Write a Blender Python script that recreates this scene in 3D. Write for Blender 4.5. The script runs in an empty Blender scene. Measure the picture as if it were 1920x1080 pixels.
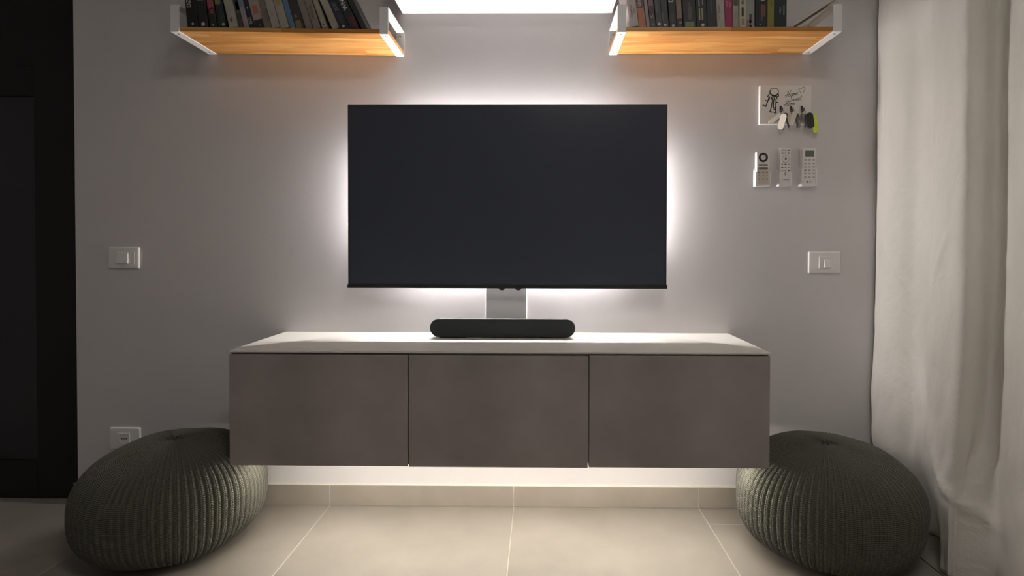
import bpy, bmesh, math, random
from mathutils import Vector, Matrix, noise

SC = bpy.context.scene
COL = SC.collection
PI = math.pi

# ------------------------------------------------------------------ camera
cam_d = bpy.data.cameras.new('camera')
cam = bpy.data.objects.new('camera', cam_d)
COL.objects.link(cam)
R_, U_, F_ = (Vector((0.999936, 0.011116, 0.002179)), Vector((-0.002348, 0.015268, 0.999881)),
              Vector((-0.011081, 0.999822, -0.015293)))
m = Matrix.Identity(4)
for i in range(3):
    m[i][0] = R_[i]; m[i][1] = U_[i]; m[i][2] = -F_[i]
m[0][3], m[1][3], m[2][3] = 0.1356, -2.2573, 1.0522
cam.matrix_world = m
cam_d.sensor_fit = 'HORIZONTAL'
cam_d.sensor_width = 36.0
cam_d.lens = 1042.94 / 1920 * 36
cam_d.shift_x = (960 - 999.77) / 1920
cam_d.shift_y = (481.70 - 540) / 1920
cam_d.clip_start = 0.02
SC.camera = cam

# ------------------------------------------------------------------ light and exposure
TV_LED = 395.0
FILL_LAMP = 13.0  # strength of the added, unseen ceiling fill
CABINET_LED = 76.0
world = bpy.data.worlds.new('world'); SC.world = world
world.use_nodes = True
world.node_tree.nodes['Background'].inputs[0].default_value = (0.6, 0.62, 0.7, 1)
world.node_tree.nodes['Background'].inputs[1].default_value = 0.01
SC.view_settings.view_transform = 'Standard'
SC.view_settings.look = 'None'
SC.view_settings.exposure = 0.0
SC.view_settings.gamma = 1.0
SC.view_settings.use_curve_mapping = False


# ------------------------------------------------------------------ materials
MATS = {}


def mat(name, col, rough=0.6, metal=0.0, spec=0.5, var=0.0, scale=8.0, bump=0.0, bscale=60.0, detail=4.0,
        stretch=(1, 1, 1), emit=None, strength=0.0, coat=0.0, sheen=0.0):
    if name in MATS:
        return MATS[name]
    mm = bpy.data.materials.new(name); mm.use_nodes = True
    nt = mm.node_tree; N = nt.nodes; L = nt.links
    b = N['Principled BSDF']
    b.inputs['Base Color'].default_value = (*col, 1)
    b.inputs['Roughness'].default_value = rough
    b.inputs['Metallic'].default_value = metal
    b.inputs['Specular IOR Level'].default_value = spec
    b.inputs['Coat Weight'].default_value = coat
    b.inputs['Sheen Weight'].default_value = sheen
    if emit:
        b.inputs['Emission Color'].default_value = (*emit, 1)
        b.inputs['Emission Strength'].default_value = strength
    if var or bump:
        tc = N.new('ShaderNodeTexCoord'); mp = N.new('ShaderNodeMapping')
        mp.inputs['Scale'].default_value = stretch
        L.new(tc.outputs['Object'], mp.inputs['Vector'])
    if var:
        n = N.new('ShaderNodeTexNoise'); n.inputs['Scale'].default_value = scale; n.inputs['Detail'].default_value = detail
        L.new(mp.outputs[0], n.inputs['Vector'])
        r = N.new('ShaderNodeValToRGB')
        r.color_ramp.elements[0].position = 0.3; r.color_ramp.elements[1].position = 0.7
        r.color_ramp.elements[0].color = (*[c * (1 - var) for c in col], 1)
        r.color_ramp.elements[1].color = (*[min(1, c * (1 + var)) for c in col], 1)
        L.new(n.outputs['Fac'], r.inputs[0]); L.new(r.outputs[0], b.inputs['Base Color'])
    if bump:
        n2 = N.new('ShaderNodeTexNoise'); n2.inputs['Scale'].default_value = bscale; n2.inputs['Detail'].default_value = 3
        L.new(mp.outputs[0], n2.inputs['Vector'])
        bp = N.new('ShaderNodeBump'); bp.inputs['Strength'].default_value = bump; bp.inputs['Distance'].default_value = 0.004
        L.new(n2.outputs['Fac'], bp.inputs['Height']); L.new(bp.outputs[0], b.inputs['Normal'])
    MATS[name] = mm
    return mm


M_WALL = mat('wall_paint', (0.665, 0.642, 0.645), 0.75, var=0.025, scale=2.2, bump=0.08, bscale=220, spec=0.25)
M_CEIL = mat('ceiling_paint', (0.62, 0.62, 0.62), 0.85, spec=0.2)
M_GROUT = mat('grout', (0.52, 0.49, 0.43), 0.85)
M_GAP = mat('threshold_gap', (0.05, 0.05, 0.045), 0.9)
M_TILE = mat('floor_tile', (0.305, 0.278, 0.242), 0.42, var=0.13, scale=3.2, detail=8, bump=0.05, bscale=90, spec=0.4)
M_SKIRT = mat('skirting_tile', (0.31, 0.275, 0.235), 0.5, var=0.10, scale=5, detail=6)
M_CAULK = mat('caulk', (0.82, 0.79, 0.73), 0.6)
M_WHITE = mat('white_plastic', (0.80, 0.79, 0.78), 0.35, spec=0.5)
M_WSTEEL = mat('white_steel', (0.82, 0.81, 0.80), 0.4)
M_SCREW = mat('screw', (0.25, 0.24, 0.23), 0.4, metal=0.7)
M_BODY = mat('cabinet_body', (0.62, 0.60, 0.57), 0.5)
M_GLASS_TOP = mat('cabinet_top', (0.70, 0.68, 0.63), 0.46, spec=0.5)
M_DOOR = mat('concrete_front', (0.30, 0.265, 0.26), 0.55, var=0.22, scale=3.2, detail=8, bump=0.06, bscale=40)
M_TVFRAME = mat('tv_frame', (0.018, 0.018, 0.02), 0.45)
M_SCREEN = mat('tv_screen', (0.055, 0.064, 0.088), 0.22, spec=0.4)
M_TVBACK = mat('tv_back', (0.03, 0.03, 0.032), 0.6)
M_FABRIC = mat('soundbar_grille', (0.013, 0.016, 0.019), 0.75, bump=0.25, bscale=900)
M_SBASE = mat('soundbar_case', (0.012, 0.012, 0.013), 0.5)
M_LED1 = mat('led_cool', (0.9, 0.9, 0.9), 0.5, emit=(1.0, 0.945, 0.93), strength=TV_LED)
M_LED2 = mat('led_warm', (0.9, 0.9, 0.9), 0.5, emit=(1.0, 0.93, 0.83), strength=CABINET_LED)
M_DUCT = mat('duct', (0.82, 0.81, 0.80), 0.5)
M_BLACK = mat('black_metal', (0.02, 0.018, 0.016), 0.4)
M_INK = mat('ink', (0.015, 0.013, 0.012), 0.7)
M_INKG = mat('ink_grey', (0.11, 0.10, 0.095), 0.7)
M_TAGW = mat('key_tag', (0.75, 0.70, 0.62), 0.45)
M_STEEL = mat('key_steel', (0.30, 0.29, 0.27), 0.35, metal=0.85)
M_BRASS = mat('key_dark', (0.12, 0.10, 0.085), 0.4, metal=0.6)
M_FOB = mat('fob', (0.02, 0.022, 0.022), 0.5)
M_NEON = mat('neon_tag', (0.62, 0.80, 0.06), 0.5)
M_ACRYL = mat('holder_plastic', (0.84, 0.83, 0.82), 0.3)
M_LCD = mat('lcd', (0.13, 0.14, 0.13), 0.3)
M_BTN = mat('button', (0.42, 0.40, 0.37), 0.5)
M_BTND = mat('button_dark', (0.14, 0.13, 0.13), 0.5)
M_RTAN = mat('remote_panel', (0.60, 0.56, 0.47), 0.5)
M_PAGES = mat('pages', (0.58, 0.53, 0.43), 0.9, var=0.1, scale=3, stretch=(400, 1, 1))
M_DOORW = mat('dark_door', (0.010, 0.010, 0.011), 0.6, spec=0.3)
M_PANEL = mat('dark_panel', (0.014, 0.015, 0.018), 0.35, spec=0.4)
M_SOCK = mat('socket_dark', (0.06, 0.055, 0.05), 0.6)


def pine():
    mm = bpy.data.materials.new('pine'); mm.use_nodes = True
    nt = mm.node_tree; N = nt.nodes; L = nt.links; b = N['Principled BSDF']
    b.inputs['Roughness'].default_value = 0.45
    tc = N.new('ShaderNodeTexCoord')
    mp = N.new('ShaderNodeMapping'); mp.inputs['Scale'].default_value = (2.0, 26, 26)
    L.new(tc.outputs['Object'], mp.inputs[0])
    n = N.new('ShaderNodeTexNoise'); n.inputs['Scale'].default_value = 2.2; n.inputs['Detail'].default_value = 5; n.inputs['Distortion'].default_value = 0.6
    L.new(mp.outputs[0], n.inputs[0])
    # staves of the glued board
    mp2 = N.new('ShaderNodeMapping'); mp2.inputs['Scale'].default_value = (2.1, 22, 0.01)
    L.new(tc.outputs['Object'], mp2.inputs[0])
    v = N.new('ShaderNodeTexVoronoi'); v.inputs['Scale'].default_value = 1.0; v.distance = 'CHEBYCHEV'
    L.new(mp2.outputs[0], v.inputs[0])
    sep = N.new('ShaderNodeSeparateColor'); L.new(v.outputs['Color'], sep.inputs[0])
    mx = N.new('ShaderNodeMath'); mx.operation = 'MULTIPLY_ADD'; mx.inputs[1].default_value = 0.5
    L.new(sep.outputs[0], mx.inputs[0]); L.new(n.outputs['Fac'], mx.inputs[2])
    r = N.new('ShaderNodeValToRGB')
    r.color_ramp.elements[0].position = 0.48; r.color_ramp.elements[0].color = (0.42, 0.17, 0.032, 1)
    r.color_ramp.elements[1].position = 0.98; r.color_ramp.elements[1].color = (0.68, 0.36, 0.12, 1)
    L.new(mx.outputs[0], r.inputs[0]); L.new(r.outputs[0], b.inputs['Base Color'])
    return mm


M_PINE = pine()


def knit():
    """u = rib count around, v = stitches along the rib (both in the UV map)"""
    mm = bpy.data.materials.new('knit_yarn'); mm.use_nodes = True
    nt = mm.node_tree; N = nt.nodes; L = nt.links; b = N['Principled BSDF']
    b.inputs['Roughness'].default_value = 0.9; b.inputs['Specular IOR Level'].default_value = 0.1
    b.inputs['Sheen Weight'].default_value = 0.15
    uv = N.new('ShaderNodeUVMap'); uv.uv_map = 'knit'
    sp = N.new('ShaderNodeSeparateXYZ'); L.new(uv.outputs[0], sp.inputs[0])

    def math_(op, a, bb=None, c=None):
        x = N.new('ShaderNodeMath'); x.operation = op
        for i, val in enumerate((a, bb, c)):
            if val is None: continue
            if isinstance(val, (int, float)): x.inputs[i].default_value = val
            else: L.new(val, x.inputs[i])
        return x.outputs[0]
    fu = math_('FRACT', sp.outputs[0])
    tri = math_('ABSOLUTE', math_('SUBTRACT', fu, 0.5))            # 0 at rib crest, .5 in the groove
    ph = math_('MULTIPLY_ADD', tri, 1.2, sp.outputs[1])            # V-shaped stitches
    st = math_('MULTIPLY_ADD', math_('SINE', math_('MULTIPLY', ph, 2 * PI)), 0.5, 0.5)
    crest = math_('SUBTRACT', 1.0, math_('MULTIPLY', math_('POWER', math_('MULTIPLY', math_('SUBTRACT', 0.5, tri), 2.0), 10.0), 0.7))
    n = N.new('ShaderNodeTexNoise'); n.inputs['Scale'].default_value = 3; n.inputs['Detail'].default_value = 3
    tc = N.new('ShaderNodeTexCoord'); L.new(tc.outputs['Object'], n.inputs[0])
    fac = math_('MULTIPLY', math_('MULTIPLY_ADD', st, 0.5, 0.5), crest)
    r = N.new('ShaderNodeValToRGB')
    r.color_ramp.elements[0].color = (0.010, 0.011, 0.008, 1); r.color_ramp.elements[0].position = 0.1  # hollows between stitches darkened in the colour, painted crevice shade
    r.color_ramp.elements[1].color = (0.128, 0.127, 0.10, 1); r.color_ramp.elements[1].position = 0.9
    L.new(fac, r.inputs[0]); L.new(r.outputs[0], b.inputs['Base Color'])
    bp = N.new('ShaderNodeBump'); bp.inputs['Strength'].default_value = 0.9; bp.inputs['Distance'].default_value = 0.004
    L.new(fac, bp.inputs['Height']); L.new(bp.outputs[0], b.inputs['Normal'])
    return mm


M_KNIT = knit()


def linen():
    mm = bpy.data.materials.new('linen'); mm.use_nodes = True
    nt = mm.node_tree; N = nt.nodes; L = nt.links; b = N['Principled BSDF']
    b.inputs['Roughness'].default_value = 0.9; b.inputs['Specular IOR Level'].default_value = 0.15
    b.inputs['Sheen Weight'].default_value = 0.1
    tc = N.new('ShaderNodeTexCoord')
    n = N.new('ShaderNodeTexNoise'); n.inputs['Scale'].default_value = 6; n.inputs['Detail'].default_value = 6
    mp = N.new('ShaderNodeMapping'); mp.inputs['Scale'].default_value = (1, 1, 0.35)
    L.new(tc.outputs['Object'], mp.inputs[0]); L.new(mp.outputs[0], n.inputs[0])
    r = N.new('ShaderNodeValToRGB')
    r.color_ramp.elements[0].color = (0.68, 0.655, 0.60, 1); r.color_ramp.elements[0].position = 0.3
    r.color_ramp.elements[1].color = (0.74, 0.715, 0.66, 1); r.color_ramp.elements[1].position = 0.7
    L.new(n.outputs['Fac'], r.inputs[0]); L.new(r.outputs[0], b.inputs['Base Color'])
    mp2 = N.new('ShaderNodeMapping'); mp2.inputs['Scale'].default_value = (1, 1, 0.12)
    L.new(tc.outputs['Object'], mp2.inputs[0])
    n2 = N.new('ShaderNodeTexNoise'); n2.inputs['Scale'].default_value = 380; n2.inputs['Detail'].default_value = 2
    L.new(mp2.outputs[0], n2.inputs[0])
    bp = N.new('ShaderNodeBump'); bp.inputs['Strength'].default_value = 0.25; bp.inputs['Distance'].default_value = 0.002
    L.new(n2.outputs['Fac'], bp.inputs['Height'])
    n3 = N.new('ShaderNodeTexNoise'); n3.inputs['Scale'].default_value = 14; n3.inputs['Detail'].default_value = 3; n3.inputs['Distortion'].default_value = 1.2
    L.new(tc.outputs['Object'], n3.inputs[0])
    bp2 = N.new('ShaderNodeBump'); bp2.inputs['Strength'].default_value = 0.35; bp2.inputs['Distance'].default_value = 0.012
    L.new(n3.outputs['Fac'], bp2.inputs['Height']); L.new(bp.outputs[0], bp2.inputs['Normal'])
    L.new(bp2.outputs[0], b.inputs['Normal'])
    return mm


M_LINEN = linen()


# ------------------------------------------------------------------ geometry helpers
def add_box(bm, x0, x1, y0, y1, z0, z1, bev=0.0, seg=1):
    if x0 > x1: x0, x1 = x1, x0
    if y0 > y1: y0, y1 = y1, y0
    if z0 > z1: z0, z1 = z1, z0
    r = bmesh.ops.create_cube(bm, size=1)
    for v in r['verts']:
        v.co = Vector(((x0 + x1) / 2 + v.co.x * (x1 - x0), (y0 + y1) / 2 + v.co.y * (y1 - y0), (z0 + z1) / 2 + v.co.z * (z1 - z0)))
    if bev:
        es = set(e for v in r['verts'] for e in v.link_edges)
        bmesh.ops.bevel(bm, geom=list(es), offset=bev, segments=seg, affect='EDGES', profile=0.5)
    return bm


def box(*a, **k):
    return add_box(bmesh.new(), *a, **k)


def add_prism(bm, pts, axis, a, b):
    """polygon pts (2d) extruded along axis from a to b. axis y: pts are (x,z); axis x: pts are (y,z); axis z: pts are (x,y)"""
    def P(p, t):
        return {'x': (t, p[0], p[1]), 'y': (p[0], t, p[1]), 'z': (p[0], p[1], t)}[axis]
    A = [bm.verts.new(P(p, a)) for p in pts]; B = [bm.verts.new(P(p, b)) for p in pts]
    fs = [bm.faces.new(A), bm.faces.new(list(reversed(B)))]
    n = len(pts)
    for i in range(n):
        fs.append(bm.faces.new((A[i], B[i], B[(i + 1) % n], A[(i + 1) % n])))
    bmesh.ops.recalc_face_normals(bm, faces=fs)
    return bm


def prism(*a):
    return add_prism(bmesh.new(), *a)


def rrect(x0, x1, z0, z1, r, n=6):
    out = []
    for cx, cz, a0 in ((x1 - r, z0 + r, -PI / 2), (x1 - r, z1 - r, 0), (x0 + r, z1 - r, PI / 2), (x0 + r, z0 + r, PI)):
        for k in range(n + 1):
            a = a0 + PI / 2 * k / n
            out.append((cx + r * math.cos(a), cz + r * math.sin(a)))
    return out


def ell(cx, cz, rx, rz, n=20, rot=0.0):
    c, s = math.cos(rot), math.sin(rot)
    o = []
    for k in range(n):
        a = 2 * PI * k / n
        x, z = rx * math.cos(a), rz * math.sin(a)
        o.append((cx + c * x - s * z, cz + s * x + c * z))
    return o


def add_tube(bm, pts, r, n=8, closed=False):
    pts = [Vector(p) for p in pts]
    rings = []
    N = len(pts)
    for i, p in enumerate(pts):
        if closed: d = pts[(i + 1) % N] - pts[i - 1]
        else: d = pts[min(i + 1, N - 1)] - pts[max(i - 1, 0)]
        d.normalize()
        up = Vector((0, 1, 0)) if abs(d.y) < 0.9 else Vector((1, 0, 0))
        a = d.cross(up).normalized(); b = d.cross(a)
        rings.append([bm.verts.new(p + a * (r * math.cos(2 * PI * k / n)) + b * (r * math.sin(2 * PI * k / n))) for k in range(n)])
    fs = []
    for i in range(N if closed else N - 1):
        A, B = rings[i], rings[(i + 1) % N]
        for k in range(n):
            fs.append(bm.faces.new((A[k], A[(k + 1) % n], B[(k + 1) % n], B[k])))
    if not closed:
        fs.append(bm.faces.new(list(reversed(rings[0])))); fs.append(bm.faces.new(rings[-1]))
    bmesh.ops.recalc_face_normals(bm, faces=fs)
    return bm


def add_stroke(bm, pts, w, y0, y1):
    """a flat pen line of width w through (x,z) points, lying between planes y0 and y1"""
    n = len(pts); Lp = []; Rp = []
    for i in range(n):
        a = pts[max(i - 1, 0)]; b = pts[min(i + 1, n - 1)]
        dx, dz = b[0] - a[0], b[1] - a[1]; l = math.hypot(dx, dz) or 1
        nx, nz = -dz / l * w / 2, dx / l * w / 2
        Lp.append((pts[i][0] + nx, pts[i][1] + nz)); Rp.append((pts[i][0] - nx, pts[i][1] - nz))
    fs = []
    V = [[bm.verts.new((p[0], y, p[1])) for p in q] for q in (Lp, Rp) for y in (y0, y1)]
    for i in range(n - 1):
        l0, l1, r0, r1 = V
        fs += [bm.faces.new((l0[i], l0[i + 1], r0[i + 1], r0[i])), bm.faces.new((l1[i], r1[i], r1[i + 1], l1[i + 1])),
               bm.faces.new((l0[i], l1[i], l1[i + 1], l0[i + 1])), bm.faces.new((r0[i], r0[i + 1], r1[i + 1], r1[i]))]
    fs += [bm.faces.new((V[0][0], V[2][0], V[3][0], V[1][0])), bm.faces.new((V[0][-1], V[1][-1], V[3][-1], V[2][-1]))]
    bmesh.ops.recalc_face_normals(bm, faces=fs)
    return bm


def obj(name, bm, material, parent=None, smooth=False, loc=None):
    me = bpy.data.meshes.new(name)
    bm.normal_update()
    bm.to_mesh(me); bm.free()
    me.materials.append(material)
    if smooth:
        for p in me.polygons: p.use_smooth = True
    o = bpy.data.objects.new(name, me)
    COL.objects.link(o)
    if loc: o.location = loc
    if parent is not None:
        o.parent = parent
    return o


def shade(o, deg=35):
    """smooth faces, sharp edges beyond deg"""
    me = o.data
    for p in me.polygons: p.use_smooth = True
    me.set_sharp_from_angle(angle=math.radians(deg))
    return o


def tag(o, label, cat, group=None, kind=None):
    if label: o['label'] = label
    if cat: o['category'] = cat
    if group: o['group'] = group
    if kind: o['kind'] = kind
    return o


def thing(name, label, cat, loc=(0, 0, 0), group=None, rot=(0, 0, 0)):
    o = bpy.data.objects.new(name, None)
    COL.objects.link(o); o.location = loc; o.rotation_euler = rot
    o.empty_display_size = 0.05
    return tag(o, label, cat, group)


def struct(name, bm, material, label=None):
    o = obj(name, bm, material); o['kind'] = 'structure'
    if label: o['label'] = label
    return o


def text_bm(s, size, font_shear=0.0, extrude=0.0002, spacing=1.0, bold=0.0):
    """text as a mesh in the xz plane facing -y, centred on 0,0"""
    c = bpy.data.curves.new('tmp_text', 'FONT')
    c.body = s; c.size = size; c.extrude = extrude; c.shear = font_shear; c.space_character = spacing; c.offset = bold
    c.align_x = 'CENTER'; c.align_y = 'CENTER'; c.resolution_u = 3
    o = bpy.data.objects.new('tmp_text', c); COL.objects.link(o)
    dg = bpy.context.evaluated_depsgraph_get()
    me = bpy.data.meshes.new_from_object(o.evaluated_get(dg))
    bm = bmesh.new(); bm.from_mesh(me)
    bpy.data.objects.remove(o); bpy.data.curves.remove(c); bpy.data.meshes.remove(me)
    bm.transform(Matrix.Rotation(PI / 2, 4, 'X'))
    return bm


# ------------------------------------------------------------------ the room
XL, XR, YB, YH, ZC = -2.75, 1.72, -4.6, 0.12, 2.70   # left wall, right wall, rear wall, back of the door recess, ceiling
WL = -1.7636                                        # free end of the television wall

struct('wall_back', box(WL, XR + 0.1, 0, 0.12, 0, ZC), M_WALL)
struct('wall_left', box(XL - 0.1, XL, YB, 0.12, 0, ZC), M_WALL)
struct('wall_right', box(XR, XR + 0.1, YB, 0, 0, ZC), M_WALL)
struct('wall_rear', box(XL, XR, YB - 0.1, YB, 0, ZC), M_WALL)
struct('ceiling', box(XL - 0.1, XR + 0.1, YB - 0.1, YH + 0.1, ZC, ZC + 0.1), M_CEIL)

floor = struct('floor', box(XL - 0.1, XR + 0.1, YB - 0.1, YH + 0.1, -0.1, -0.0012), M_GROUT)
T0, TP, G = -0.7179, 0.7514, 0.0036
TILE_MESH = {}


def tile(x0, x1, y0, y1):
    key = (round(x1 - x0, 4), round(y1 - y0, 4))
    if key not in TILE_MESH:
        w, d = key
        o = obj('tile', box(-w / 2, w / 2, -d / 2, d / 2, -0.01, 0, bev=0.0012), M_TILE, floor)
        TILE_MESH[key] = o.data
    else:
        o = bpy.data.objects.new('tile', TILE_MESH[key]); COL.objects.link(o); o.parent = floor
    o.location = ((x0 + x1) / 2, (y0 + y1) / 2, 0)


XT = 1.4365  # end of the tiles, dark slot before the window threshold
cols = []
x = T0 - 3 * TP
offs = {-3: -0.30, -2: -0.68, -1: -0.52, 0: -0.66, 1: -0.60, 2: -0.139}
for k in range(-3, 3):
    a, b = T0 + k * TP, T0 + (k + 1) * TP
    a = max(a, XL); b = min(b, XT)
    j = offs[k]
    while j < YH: j += TP
    hi = YH
    while hi > YB:
        lo = max(j - TP, YB) if hi == YH else max(hi - TP, YB)
        # do not run under the wall: split at the wall face
        y1, y0 = hi, lo
        if b > WL and y1 > 0.0 and a >= WL:
            y1 = min(y1, 0.0)
        if y1 - y0 > 0.02:
            tile(a + G / 2, b - G / 2, y0 + G / 2, y1 - G / 2)
        hi = lo
obj('threshold_slot', box(XT, XT + 0.006, YB, 0, -0.006, -0.0008), M_GAP, floor)
for k in range(4):
    tile(XT + 0.007, XR, -1.15 * (k + 1) + G / 2, -1.15 * k - G / 2)

# skirting tiles
base = struct('baseboard_back', box(WL - 0.002, XR, -0.0092, 0, 0.0, 0.0885), M_CAULK)
edges = [WL - 0.011] + [T0 + k * TP for k in range(-1, 3)] + [XR]
for a, b in zip(edges[:-1], edges[1:]):
    obj('skirting_tile', box(a + 0.001, b - 0.001, -0.0115, -0.001, 0.0005, 0.0845, bev=0.0008), M_SKIRT, base)
base2 = struct('baseboard_return', box(WL - 0.0092, WL, 0.0005, 0.030, 0, 0.083), M_CAULK)
obj('skirting_tile', box(WL - 0.0112, WL - 0.001, 0.0008, 0.030, 0.0005, 0.0845, bev=0.0008), M_SKIRT, base2)

# tall dark door set back into the wall beside the free wall end
DY = 0.034
d1 = struct('door_1', box(XL, WL, DY + 0.012, DY + 0.05, 0.003, ZC), M_DOORW)
obj('stile', box(-1.962, WL - 0.001, DY, DY + 0.0118, 0.004, ZC - 0.001, bev=0.001), M_DOORW, d1)
obj('stile', box(XL + 0.001, XL + 0.12, DY, DY + 0.0118, 0.004, ZC - 0.001, bev=0.001), M_DOORW, d1)
obj('rail', box(XL + 0.1212, -1.9632, DY, DY + 0.0118, 1.68, 1.80, bev=0.001), M_DOORW, d1)
obj('rail', box(XL + 0.1212, -1.9632, DY, DY + 0.0118, 0.004, 0.16, bev=0.001), M_DOORW, d1)
obj('panel', box(XL + 0.1212, -1.9632, DY + 0.008, DY + 0.0118, 0.161, 1.679), M_PANEL, d1)

# unseen fill lamp, added on the ceiling to lift walls and front faces
lamp = thing('fill_lamp', 'round white fill lamp added on the ceiling, out of view', 'lamp', (0.45, -2.25, ZC))
bm = bmesh.new(); add_prism(bm, ell(0, 0, 0.38, 0.38, 48), 'z', -0.05, -0.0005)
obj('fill_lamp_base', bm, M_WSTEEL, lamp)
bm = bmesh.new(); add_prism(bm, ell(0, 0, 0.36, 0.36, 48), 'z', -0.075, -0.0502)
obj('fill_lamp_disc', bm, mat('fill_lamp_glow', (0.8, 0.8, 0.8), 0.5, emit=(1.0, 0.95, 0.88), strength=FILL_LAMP), lamp)

# ------------------------------------------------------------------ floating cabinet
ZT, ZB = 0.7101, 0.3262
unit_labels = ['dark concrete-look floating cabinet unit above the pouf that hides the wall socket',
               'dark concrete-look floating cabinet unit in the middle, below the soundbar',
               'dark concrete-look floating cabinet unit nearest the curtain']
for k in range(3):
    x0 = -0.9 + 0.6 * k; x1 = x0 + 0.6
    t = thing('cabinet', unit_labels[k], 'cabinet', (x0 + 0.3, 0, ZB), 'three floating cabinet units under the television')
    h = ZT - ZB - 0.007
    bm = bmesh.new()
    w = 0.3 - 0.0004
    add_box(bm, -w, -w + 0.018, -0.398, -0.0005, 0.0, h)
    add_box(bm, w - 0.018, w, -0.398, -0.0005, 0.0, h)
    add_box(bm, -w + 0.018, w - 0.018, -0.398, -0.0005, 0.0, 0.018)
    add_box(bm, -w + 0.018, w - 0.018, -0.398, -0.0005, h - 0.018, h)
    add_box(bm, -w + 0.018, w - 0.018, -0.010, -0.0005, 0.018, h - 0.018)
    obj('body', bm, M_BODY, t)
    dz = (0.0, -0.0015, 0.0005)[k]
    obj('door', box(-0.298, 0.298, -0.42, -0.400, -0.001 + dz, h - 0.006 + dz, bev=0.0012, seg=2), M_DOOR, t)
obj_top = tag(obj('worktop', box(-0.9, 0.9, -0.4185, -0.001, ZT - 0.0068, ZT, bev=0.0012, seg=2), M_GLASS_TOP),
              'long pale glossy top panel lying across the three dark cabinet units', 'cabinet top')
st = thing('light_strip', 'white light strip fixed along the underside of the floating cabinets', 'light strip', (0, -0.345, ZB))
obj('channel', box(-0.844, 0.844, -0.008, 0.008, -0.0035, -0.0003), M_WSTEEL, st)
obj('diffuser', box(-0.843, 0.843, -0.006, 0.006, -0.0135, -0.0035, bev=0.003, seg=2), M_LED2, st)

# ------------------------------------------------------------------ television
TX0, TX1, TZ0, TZ1, TY = -0.6049, 0.6251, 0.8985, 1.604, -0.1113
tcx = (TX0 + TX1) / 2
tv = thing('television', 'large flat black television switched off, mounted on the grey wall', 'television', (tcx, 0, TZ0))
hw, hh = (TX1 - TX0) / 2, TZ1 - TZ0
obj('screen', box(-hw + 0.006, hw - 0.006, TY - 0.0006, TY + 0.004, 0.014, hh - 0.006), M_SCREEN, tv)
fr = bmesh.new()
add_prism(fr, rrect(-hw, hw, 0.0, hh, 0.003, 3), 'y', TY + 0.004, TY + 0.012)
add_box(fr, -hw, -hw + 0.006, TY, TY + 0.004, 0.01, hh)
add_box(fr, hw - 0.006, hw, TY, TY + 0.004, 0.01, hh)
add_box(fr, -hw + 0.006, hw - 0.006, TY, TY + 0.004, hh - 0.006, hh)
obj('bezel', fr, M_TVFRAME, tv)
obj('bottom_bezel', box(-hw - 0.0035, hw + 0.0035, TY - 0.002, TY + 0.0118, -0.001, 0.0135, bev=0.001), M_TVFRAME, tv)
for dx in (-0.0195, 0.044):
    s = bmesh.new(); add_prism(s, ell(dx, -0.001, 0.012, 0.0075, 18), 'y', TY + 0.001, TY + 0.011)
    obj('sensor', s, M_TVFRAME, tv)
CX, CZ0, CZ1 = 0.515, 0.120, hh - 0.120       # the thick electronics housing on the back of the panel
obj('back_cover', box(-CX, CX, TY + 0.0122, TY + 0.1055, CZ0, CZ1, bev=0.004, seg=2), M_TVBACK, tv)
obj('wall_mount', box(-0.20, 0.20, TY + 0.1056, -0.001, 0.20, 0.44, bev=0.002), M_TVBACK, tv)

ls = thing('light_strip', 'white light strip stuck around the back of the television', 'light strip', (tcx, -0.0150, TZ0))
W = 0.005
for (a, b, c, d, nx, nz) in ((-0.44, 0.44, CZ0 - 0.0005, CZ0 - 0.0005, 0, -1), (-0.44, 0.44, CZ1 + 0.0005, CZ1 + 0.0005, 0, 1),
                             (-CX - 0.0005, -CX - 0.0005, CZ0 + 0.03, CZ1 - 0.03, -1, 0), (CX + 0.0005, CX + 0.0005, CZ0 + 0.03, CZ1 - 0.03, 1, 0)):
    # tape against the housing, with the glowing face on its outer side
    obj('tape', box(min(a, a + nx * 0.001), max(b, b + nx * 0.001), -W - 0.001, W + 0.001, min(c, c + nz * 0.001), max(d, d + nz * 0.001)), M_WSTEEL, ls)
    a2, b2, c2, d2 = a + nx * 0.0011, b + nx * 0.0011, c + nz * 0.0011, d + nz * 0.0011
    obj('diodes', box(min(a2, a2 + nx * 0.0008), max(b2, b2 + nx * 0.0008), -W, W, min(c2, c2 + nz * 0.0008), max(d2, d2 + nz * 0.0008)), M_LED1, ls)

duct = thing('cable_duct', 'plain white upright cable cover between the television and the cabinet top', 'cable cover', (0.0035, 0, ZT))
obj('cover', box(-0.0825, 0.0825, -0.045, -0.0005, 0.0003, 0.205, bev=0.004, seg=3), M_DUCT, duct)

# ------------------------------------------------------------------ soundbar
SBX, SBW, SBH = -0.004, 0.2775, 0.0712
sb = thing('soundbar', 'compact black soundbar with rounded ends on the pale cabinet top', 'soundbar', (SBX, -0.148, ZT))
bm = bmesh.new()
prof = []
for y, s in ((-0.003, 0.955), (0.0, 0.985), (0.006, 1.0), (0.010, 0.985), (0.05, 0.78), (0.090, 0.58), (0.095, 0.54)):
    prof.append((y, s))
rings = []
for y, s in prof:
    r = SBH / 2 * s; cw = SBW - SBH / 2
    z0 = 0.0035
    ring = [bm.verts.new((px, y, pz + z0)) for px, pz in rrect(-cw - r, cw + r, SBH / 2 - r, SBH / 2 + r, r * 0.999, 12)]
    rings.append(ring)
for A, B in zip(rings[:-1], rings[1:]):
    for i in range(len(A)):
        bm.faces.new((A[i], A[(i + 1) % len(A)], B[(i + 1) % len(A)], B[i]))
bm.faces.new(rings[0]); bm.faces.new(list(reversed(rings[-1])))
bmesh.ops.recalc_face_normals(bm, faces=bm.faces)
shade(obj('case', bm, M_SBASE, sb), 40)
bm = bmesh.new()
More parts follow.
